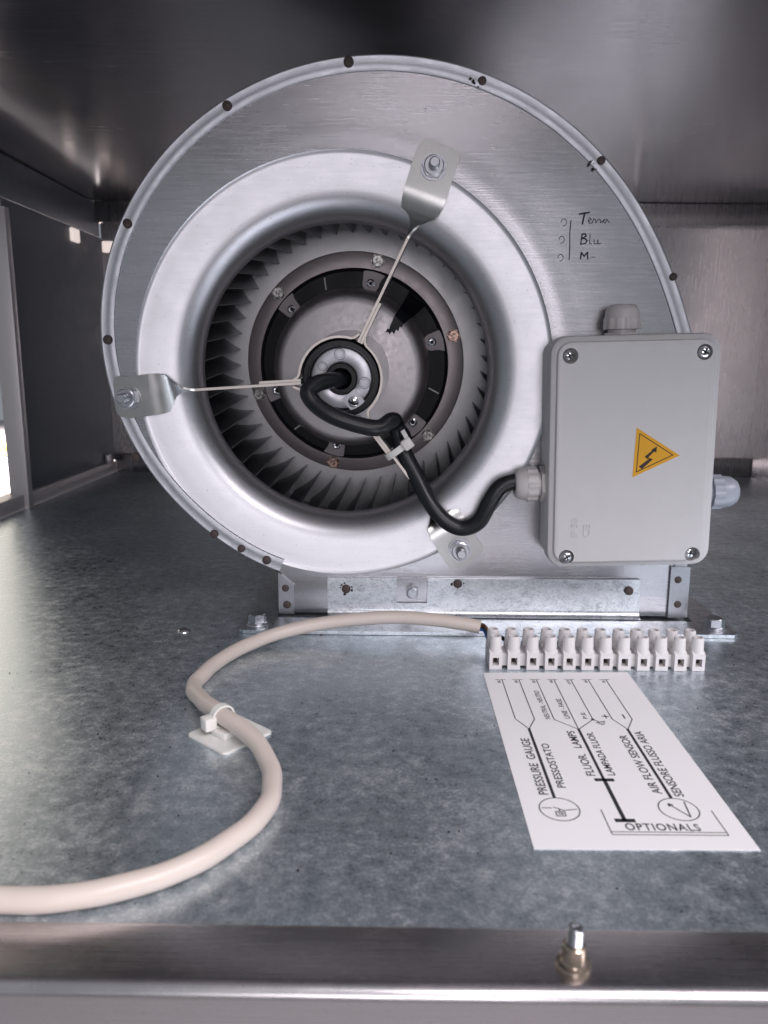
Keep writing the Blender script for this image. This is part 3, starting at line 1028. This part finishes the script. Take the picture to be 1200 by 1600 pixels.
tri_o = [lidpt(169.8, 154.2), lidpt(201.1, 135.1), lidpt(169.2, 119.3)]
cxy = (sum(p[0] for p in tri_o) / 3, sum(p[1] for p in tri_o) / 3)
sc2 = lambda s: [(cxy[0] + (p[0] - cxy[0]) * s, cxy[1] + (p[1] - cxy[1]) * s) for p in tri_o]
stk = tri(tri_o, 0.05, 0.22).local('warning_sticker', 'yellow', lid, JW, 0)
tri(sc2(0.80), 0.24, 0.27, sc2(0.74)).local('border_line', 'dkink', jb, JW, 0)
q = lambda *pp: [lidpt(*p) for p in pp]
arrow = MB()
f = lambda a, b, h: V(a, -h, b)
for pg in (q((173.0, 127.0), (175.4, 125.2), (182.6, 132.3), (180.4, 132.9)), q((182.6, 132.3), (180.0, 133.1), (176.8, 134.0), (178.4, 132.6)), q((176.8, 134.2), (178.8, 132.9), (183.6, 138.3), (182.2, 138.9)), q((180.9, 138.8), (184.6, 136.9), (184.8, 141.4))):
    arrow.prism(pg, 0.24, 0.28, f)
arrow.local('lightning_arrow', 'dkink', jb, JW, 0)


def gland(name, W, mat, lab, rc=10.6, cap=11):
    """axis +z out of the box wall: hex foot, thread, ribbed clamping nut and dome."""
    g = MB().prism(hexpoly(13.0, 0.2), 0, 4.5, on_floor)
    g.lathe([(9, 4.4), (9.4, 4.8), (9.4, 6.6), (9, 7)], 36, (0, 0, 0), 'z')
    go = g.local(name, mat, jb, W, 25)
    tag(go, lab)
    nutp = [((13.0 if k % 4 < 2 else 12.2) * cos(2 * pi * k / 48), (13.0 if k % 4 < 2 else 12.2) * sin(2 * pi * k / 48)) for k in range(48)]
    nn_ = MB().prism(nutp, 7.0, 14.5, on_floor)
    nn_.local('clamping_nut', mat, go, W, 20)
    MB().lathe([(12.1, 14.3), (11.8, 16), (11.2, 14 + cap * 0.6), (rc - 1.2, 14 + cap * 0.92), (rc - 3.0, 14 + cap), (6.2, 14 + cap), (5.9, 13 + cap)], 48, (0, 0, 0), 'z').local('dome_nut', mat, go, W, 45)
    MB().lathe([(0, 13.2 + cap), (6.0, 13.2 + cap)], 24, (0, 0, 0), 'z').local('seal', mat if name else mat, go, W, 0)
    return go


RX = lambda a: Matrix.Rotation(radians(a), 4, 'Y')
gland('cable_gland', JW @ Matrix.Translation((-4.2, 25, 79.0)), 'gland_white', 'white gland on top of the box', cap=10)
gland('cable_gland', JW @ Matrix.Translation((-56.4, 23, -23.4)) @ RX(-90), 'gland_white', 'white gland holding the black cable', cap=9)
gland('cable_gland', JW @ Matrix.Translation((56.4, 23, -32.0)) @ RX(90), 'gland_blue', 'grey gland on the right side of the box', rc=9.6, cap=13)

# ------------------------------------------------------------------ black motor cable with its tie
bpts = [(-36.5, 602, 185), (-38.5, 588, 184.6), (-45, 576, 184), (-54.5, 567, 181.8), (-61.0, 562, 176.0), (-56.0, 560, 167.5), (-42.9, 558, 159.0), (-24.4, 558, 152.7), (-9.5, 559, 150.7), (-0.5, 565, 155.5), (2.5, 575, 153.0), (5.0, 580, 142.0), (9.2, 579, 130.5), (19.2, 575, 112.0), (29.2, 569, 93.8), (40.4, 566, 80.9), (53.4, 564.5, 75.4), (65.4, 562, 81.0), (72.5, 559, 96.0), (79.5, 558.5, 107.3), (89.0, 559, 111.6), (97.0, 559, 112.4)]
cpath = catmull(bpts, 8)
o = MB().tube(cpath, 6.1, 20).build('motor_cable', 'rubber', None, (0, 565, 75), smooth=60)
tag(o, 'black cable looping from the motor hub to the junction box', 'cable')

tie = empty('cable_tie', (5, 575, 132))
tag(tie, 'white cable tie holding black cable to the lower blower arm', 'cable tie')
u = V(0.60, 0, -0.80)                       # along the arm
v = V(0.80, 0, 0.60)                        # across it
c0 = V(4.6, 577.5, 133.2)
loop, wd = [], []
for a in np.linspace(0, 2 * pi, 33):
    ca, sa = cos(a), sin(a)
    k = 1.0 / max(abs(ca) ** 3 + abs(sa) ** 3, 1e-6) ** (1 / 3)
    loop.append(c0 + v * (10.6 * ca * k) + V(0, -10.4 * sa * k, 0))
    wd.append(u)
MB().ribbon(loop, wd, 2.4, 1.1).build('strap', 'nylon', tie, smooth=60)
hd = MB().rbox(-4.0, 4.0, -3.6, 3.6, -4.2, 4.2, 1.4, 3)
Rm = Matrix(((v.x, 0, u.x, c0.x + v.x * 8.6), (0, 1, 0, c0.y - 10.5), (v.z, 0, u.z, c0.z + v.z * 8.6), (0, 0, 0, 1)))
hd.xform(Rm).build('tie_head', 'nylon', tie, smooth=50)
MB().ribbon([c0 + v * 9 + V(0, -11, 0), c0 + v * 11 + V(0, -12, 0) - u * 5, c0 + v * 11.5 + V(0, -10, 0) - u * 10], [v, v, v], 1.6, 1.0).build('tie_tail', 'nylon', tie, smooth=60)

# ------------------------------------------------------------------ terminal block
tb = empty('terminal_block', (136, 487, 0))
tag(tb, 'white twelve-way screw terminal block lying in front of the blower', 'terminal block')
tb_tilt = Matrix.Translation((136, 487, 0)) @ Matrix.Rotation(radians(0.4), 4, 'Z')
pole = MB()
w2 = 4.1
# wire mouth: four walls round a square hole, at both ends, with the solid middle
for y0, y1 in ((-11.5, -5.5), (5.5, 11.5)):
    pole.box(-w2, -2.1, y0, y1, 0.2, 11)
    pole.box(2.1, w2, y0, y1, 0.2, 11)
    pole.box(-2.1, 2.1, y0, y1, 0.2, 3.2)
    pole.box(-2.1, 2.1, y0, y1, 8.4, 11)
pole.box(-w2, w2, -5.5, 5.5, 0.2, 11)
# sloping shoulders under the towers
for s in (-1, 1):
    ys = [s * 11.5, s * 3.0, s * 3.0, s * 8.8]
    pole.prism([(ys[0], 11), (ys[1], 11), (ys[2], 13), (ys[3], 13)], -w2, w2, lambda a, b, h: V(h, a, b))
    pole.lathe([(4.3, 11), (4.1, 14), (3.75, 21.3), (3.4, 22.0), (2.6, 22.0), (2.5, 19), (0, 19)], 24, (0, s * 6.8, 0), 'z')
pole_me = pole.mesh('pole', 'terminal', None, 30)
mouth_me = MB().lathe([(0, -8.2), (1.7, -8.2), (1.9, -8.0), (1.9, -5.6)], 16, (0, 0, 5.9)).box(-2.05, 2.05, -5.9, -5.6, 3.25, 8.35).mesh('wire_clamp', 'bronze', None, 30)
dark_me = MB().lathe([(0, -8.3), (1.45, -8.3)], 16, (0, 0, 5.7)).mesh('wire_hole', 'black', None, 0)
web_me = MB().rbox(-2.2, 2.2, -7.0, 7.0, 1.0, 9.6, 0.4, 1).mesh('web', 'terminal', None, 30)
for k in range(12):
    x = -66.6 + 12.08 * k
    po = link('pole', pole_me, tb, tb_tilt @ Matrix.Translation((x, 0, 0)) @ Matrix.Rotation(random.uniform(-0.02, 0.02), 4, 'Z'))
    link('wire_clamp', mouth_me, po, tb_tilt @ Matrix.Translation((x, 0, 0)))
    link('wire_hole', dark_me, po, tb_tilt @ Matrix.Translation((x, 0, 0)))
    if k < 11:
        link('web', web_me, tb, tb_tilt @ Matrix.Translation((x + 6.04, 0, 0)))
ring_me = MB().lathe([(1.5, 9.7), (1.5, 10.6), (3.4, 10.9), (3.8, 9.7)], 20, (0, 0, 0), 'z').mesh('fixing_screw', 'bright', None, 30)
for k in (3, 7):
    link('fixing_screw', ring_me, tb, tb_tilt @ Matrix.Translation((-66.6 + 12.08 * k + 6.04, 0.5, 0)))

# ------------------------------------------------------------------ wiring label
LX0, LX1, LY0, LY1 = 60.6, 155.0, 286.5, 471.0
lab = MB().prism([(LX0, LY0), (LX1, LY0 + 1.2), (LX1, LY1 + 1.5), (LX0, LY1 - 1.8)], 0.12, 0.42, on_floor).build('wiring_label', 'paper', None, (108, 378, 0), smooth=0)
tag(lab, 'white printed wiring diagram label stuck to the metal floor', 'label')
H0, H1 = 0.45, 0.50


def ink(name, *lines):
    mb = MB()
    for w, pp in lines:
        stroke(mb, pp, w, on_floor, H0, H1)
    return mb.build(name, 'ink', lab, smooth=0)


wires = [[(71.3, 458.5), (71.3, 404.4), (77.0, 392.4)], [(82.1, 458.9), (82.1, 404.2), (77.0, 392.4)], [(93.2, 459.2), (93.2, 404.1), (104.3, 392.5)], [(104.4, 459.5), (104.3, 392.5)], [(115.2, 459.8), (115.2, 404.6), (104.3, 392.5)], [(126.3, 460.1), (126.3, 405.6), (131.5, 393.2)], [(137.6, 460.4), (137.6, 405.3), (131.5, 393.2)]]
for wz in wires:
    ink('diagram_line', (0.55, wz))
ink('diagram_line', *[(0.4, [(x - 4.2, y), (x + 2.2, y + 0.1)]) for x, y in [w_[0] for w_ in wires]])
for x, y0, y1 in ((77.0, 392.8, 325.2), (104.3, 392.8, 340.8), (131.4, 393.4, 325.6)):
    ink('diagram_thick_line', (1.5, [(x, y0), (x, y1)]))
ink('lamp_symbol', (1.9, [(104.4, 340.8), (104.5, 307.4)]), (2.6, [(100.4, 340.8), (108.5, 340.8)]), (2.6, [(100.7, 307.4), (108.5, 307.4)]))
ring = lambda cx_, cy_, r: [(cx_ + r * cos(a), cy_ + r * sin(a)) for a in np.linspace(0, 2 * pi, 49)]
ink('gauge_symbol', (0.5, ring(77.4, 315.6, 9.0)), (0.5, [(69.6, 316.4), (74.0, 316.4)]), (0.5, [(75.0, 317.0), (79.2, 314.6), (85.2, 315.6)]), (0.5, [(75.2, 310.2), (79.2, 310.2), (79.2, 313.6), (75.2, 313.6), (75.2, 310.2)]), (0.5, [(76.2, 311.4), (78.2, 311.4), (78.2, 312.6), (76.2, 312.6)]), (0.5, [(77.2, 313.6), (77.2, 316.0)]))
ink('sensor_symbol', (0.5, ring(131.6, 316.6, 8.8)), (0.6, [(128.4, 320.6), (134.8, 310.6), (136.2, 322.6)]), (0.8, [(128.2, 319.0), (128.3, 320.9), (130.0, 320.0)]))
ink('options_bracket', (0.45, [(96.1, 315.4), (96.1, 297.0), (146.0, 297.4), (146.0, 315.7)]), (0.45, [(96.1, 299.0), (146.0, 299.3)]))
ink('earth_symbol', (0.55, [(115.2, 404.6), (117.6, 402.4), (117.6, 400.6)]), (0.7, [(116.0, 400.6), (121.4, 402.6)]), (0.6, [(117.0, 399.4), (121.0, 400.9)]), (0.6, [(118.2, 398.4), (120.4, 399.2)]), (2.2, [(114.9, 404.5), (115.5, 404.7)]))
ink('plus_sign', (0.7, [(121.4, 408.6), (125.2, 408.6)]), (0.7, [(123.3, 406.4), (123.3, 410.8)]))
ink('minus_sign', (0.8, [(133.8, 406.4), (133.8, 411.2)]))


def upright(s, x, y0, y1, h, spacing=1.0):
    """text that reads away from the viewer: runs along +y, its top to the left."""
    t = text_mb(s, y1 - y0, h, spacing=spacing)
    t.v = [V(x - p.y, y0 + p.x, H1) for p in t.v]
    return t.build('printed_text', 'ink', lab, smooth=0, recalc=False)


upright('PRESSURE  GAUGE', 74.9, 327.2, 381.5, 4.6)
upright('PRESSOSTATO', 84.3, 333.4, 376.0, 4.0)
upright('NEUTRAL - NEUTRO', 91.4, 404.5, 442.3, 3.0)
upright('LINE - FASE', 102.6, 405.4, 431.0, 3.0)
upright('P.E.', 112.6, 405.4, 414.0, 2.5)
upright('FLUOR.   LAMPS', 101.3, 344.4, 390.5, 4.4)
upright('LAMPADA FLUOR.', 111.2, 345.0, 389.6, 3.9)
upright('AIR FLOW SENSOR', 128.6, 329.0, 386.3, 4.4)
upright('SENSORE FLUSSO ARIA', 138.2, 327.0, 391.0, 4.5)
for s, wz in zip(('BU', 'BN', 'BU', 'BN', 'GNYE', 'BN', 'BU'), wires):
    x, y = wz[0]
    upright(s, x - 1.3, y - (7.4 if len(s) > 2 else 4.8), y - 1.0, 1.9)
t = text_mb('OPTIONALS', 32.4, 5.2, spacing=1.15)
t.v = [V(103.3 + p.x, 300.2 + p.y, H1) for p in t.v]
t.build('printed_text', 'ink', lab, smooth=0, recalc=False)

# ------------------------------------------------------------------ cream supply cable and its wires
cc = [(63.5, 517.8, 14.0), (50, 520, 16), (32.0, 522.5, 17.5), (-4.5, 526.5, 17.5), (-50.5, 524.5, 13.0), (-85.6, 512.0, 7.6), (-109.0, 480, 5.2), (-118.0, 447.5, 5.1), (-116.8, 428.0, 5.6), (-107.0, 407.5, 8.0), (-89.5, 383.0, 11.0), (-71.5, 364.0, 9.0), (-57.2, 340.1, 5.4), (-53.8, 313.5, 5.1), (-60.2, 290.1, 5.1), (-77.2, 268.0, 5.1), (-98.0, 253.9, 5.1), (-119.5, 247.4, 5.1), (-145, 246.2, 5.1), (-175, 249, 5.1), (-215, 256, 5.1), (-265, 268, 5.1)]
cp_ = catmull(cc, 8)
cp_ = [p + V(0.35 * sin(i * 0.37) + 0.2 * sin(i * 0.91 + 1), 0.3 * sin(i * 0.29 + 2), 0) for i, p in enumerate(cp_)]
o = MB().tube(cp_, [4.75 * (1 + 0.012 * sin(i * 0.6) + 0.008 * random.uniform(-1, 1)) for i in range(len(cp_))], 20).build('supply_cable', 'cream', None, (-60, 400, 0), smooth=60)
tag(o, 'cream sheathed cable curving across the floor to the terminal block', 'cable')
for nm, mt, dx, dz, end in (('core_wire', 'wire_brown', 0, 2.0, (70.5, 500, 12)), ('core_wire', 'wire_blue', 0.2, -1.4, (69.2, 499, 8)), ('core_wire', 'wire_black', 0.6, 0.2, (82.0, 500.0, 9))):
    e = V(*end)
    st = V(61.5 + dx, 517.2, 14.0 + dz)
    MB().tube(catmull([st, st + V(4.5, -1.5, 0), st.lerp(e, 0.6) + V(1.5, 0, 0.6), e], 5), 1.35, 10).build(nm, mt, o, smooth=60)

# ------------------------------------------------------------------ adhesive clip
clip = empty('cable_clip', (-86, 384, 0))
tag(clip, 'white adhesive tie mount with a tie round the cream cable', 'cable clip')
W = Matrix.Translation((-86.0, 382.5, 0.15)) @ Matrix.Rotation(radians(50), 4, 'Z')
cb = MB()
lp_ = rrect(33, 33, 3)
cb.prism(lp_, 0, 1.1, on_floor)
cb.prism([(x * 0.97, y * 0.97) for x, y in lp_], 1.1, 1.5, on_floor)
cb.local('mount_base', 'nylon', clip, W, 25)
MB().rbox(-8.5, 8.5, -6, 6, 1.3, 5.0, 0.8).local('saddle', 'nylon', clip, W, 30)
tdir = (V(-71.5, 364.0, 9.0) - V(-107.0, 407.5, 8.0)).normalized()
side = tdir.cross(V(0, 0, 1)).normalized()
upv = side.cross(tdir)
cc0 = V(-90.2, 384.0, 10.6)
lo, wd = [], []
for a in np.linspace(0, 2 * pi, 33):
    sq = 1.0 if sin(a) > 0 else 1.08
    lo.append(cc0 + side * 5.9 * cos(a) * sq + upv * 5.7 * sin(a) * sq)
    wd.append(tdir)
MB().ribbon(lo, wd, 2.3, 1.1).build('strap', 'nylon', clip, smooth=60)
hd = MB().rbox(-3.4, 3.4, -3.6, 3.6, -3.6, 3.6, 0.9, 2)
hp = cc0 - side * 8.0 + V(0, 0, -2.0) if side.x > 0 else cc0 + side * 8.0 + V(0, 0, -2.0)
hd.xform(Matrix.Translation(hp) @ Matrix.Rotation(atan2(side.y, side.x), 4, 'Z')).build('tie_head', 'nylon', clip, smooth=40)

# ------------------------------------------------------------------ stud on the ledge, loose screw on the floor
st = empty('threaded_stud', (62.6, 224.0, 0.45))
tag(st, 'small bronze standoff with threaded stud on the front ledge', 'stud')
MB().lathe([(0, 0), (5.6, 0), (6.0, 0.6), (5.7, 1.5), (4.4, 2.0), (4.1, 2.6), (4.1, 8.0), (3.6, 8.6), (0, 8.6)], 36, (62.6, 224, 0.5), 'z').build('standoff', 'bronze', st)
tpf = []
for k in range(8):
    tpf += [(2.95, 8.2 + k * 0.8), (2.5, 8.6 + k * 0.8)]
MB().lathe(tpf + [(2.2, 15.0), (1.2, 15.1), (1.0, 14.4), (0, 14.4)], 24, (62.6, 224, 0.5), 'z').build('thread', 'steel', st, smooth=20)

sw = MB().lathe([(0, 1.7), (1.2, 1.7), (2.6, 2.1), (3.6, 1.8), (4.6, 0.9), (4.9, 0.15)], 20, (-153.4, 540.4, 0), 'z')
o = sw.build('floor_screw', 'bright', None, (-153.4, 540.4, 0))
tag(o, 'small shiny screw head set in the floor left of the blower', 'screw')

# fine grit lying on the sheet
gt = MB()
for k in range(170):
    x, y = random.uniform(-260, 250), random.uniform(250, 560)
    if LX0 - 1 < x < LX1 + 1 and LY0 - 2 < y < LY1 + 3: continue
    r = random.uniform(0.15, 0.55) * (1.5 if random.random() < 0.08 else 1)
    a0 = random.random() * 6
    gt.prism([(x + r * random.uniform(0.5, 1.3) * cos(a0 + b), y + r * random.uniform(0.5, 1.3) * sin(a0 + b)) for b in np.linspace(0, 5.2, 5)], 0.02, r * 0.9, on_floor)
tag(gt.build('grit', 'scorch', None, (0, 400, 0), smooth=0), 'dark grit scattered over the metal floor', 'grit', kind='stuff')
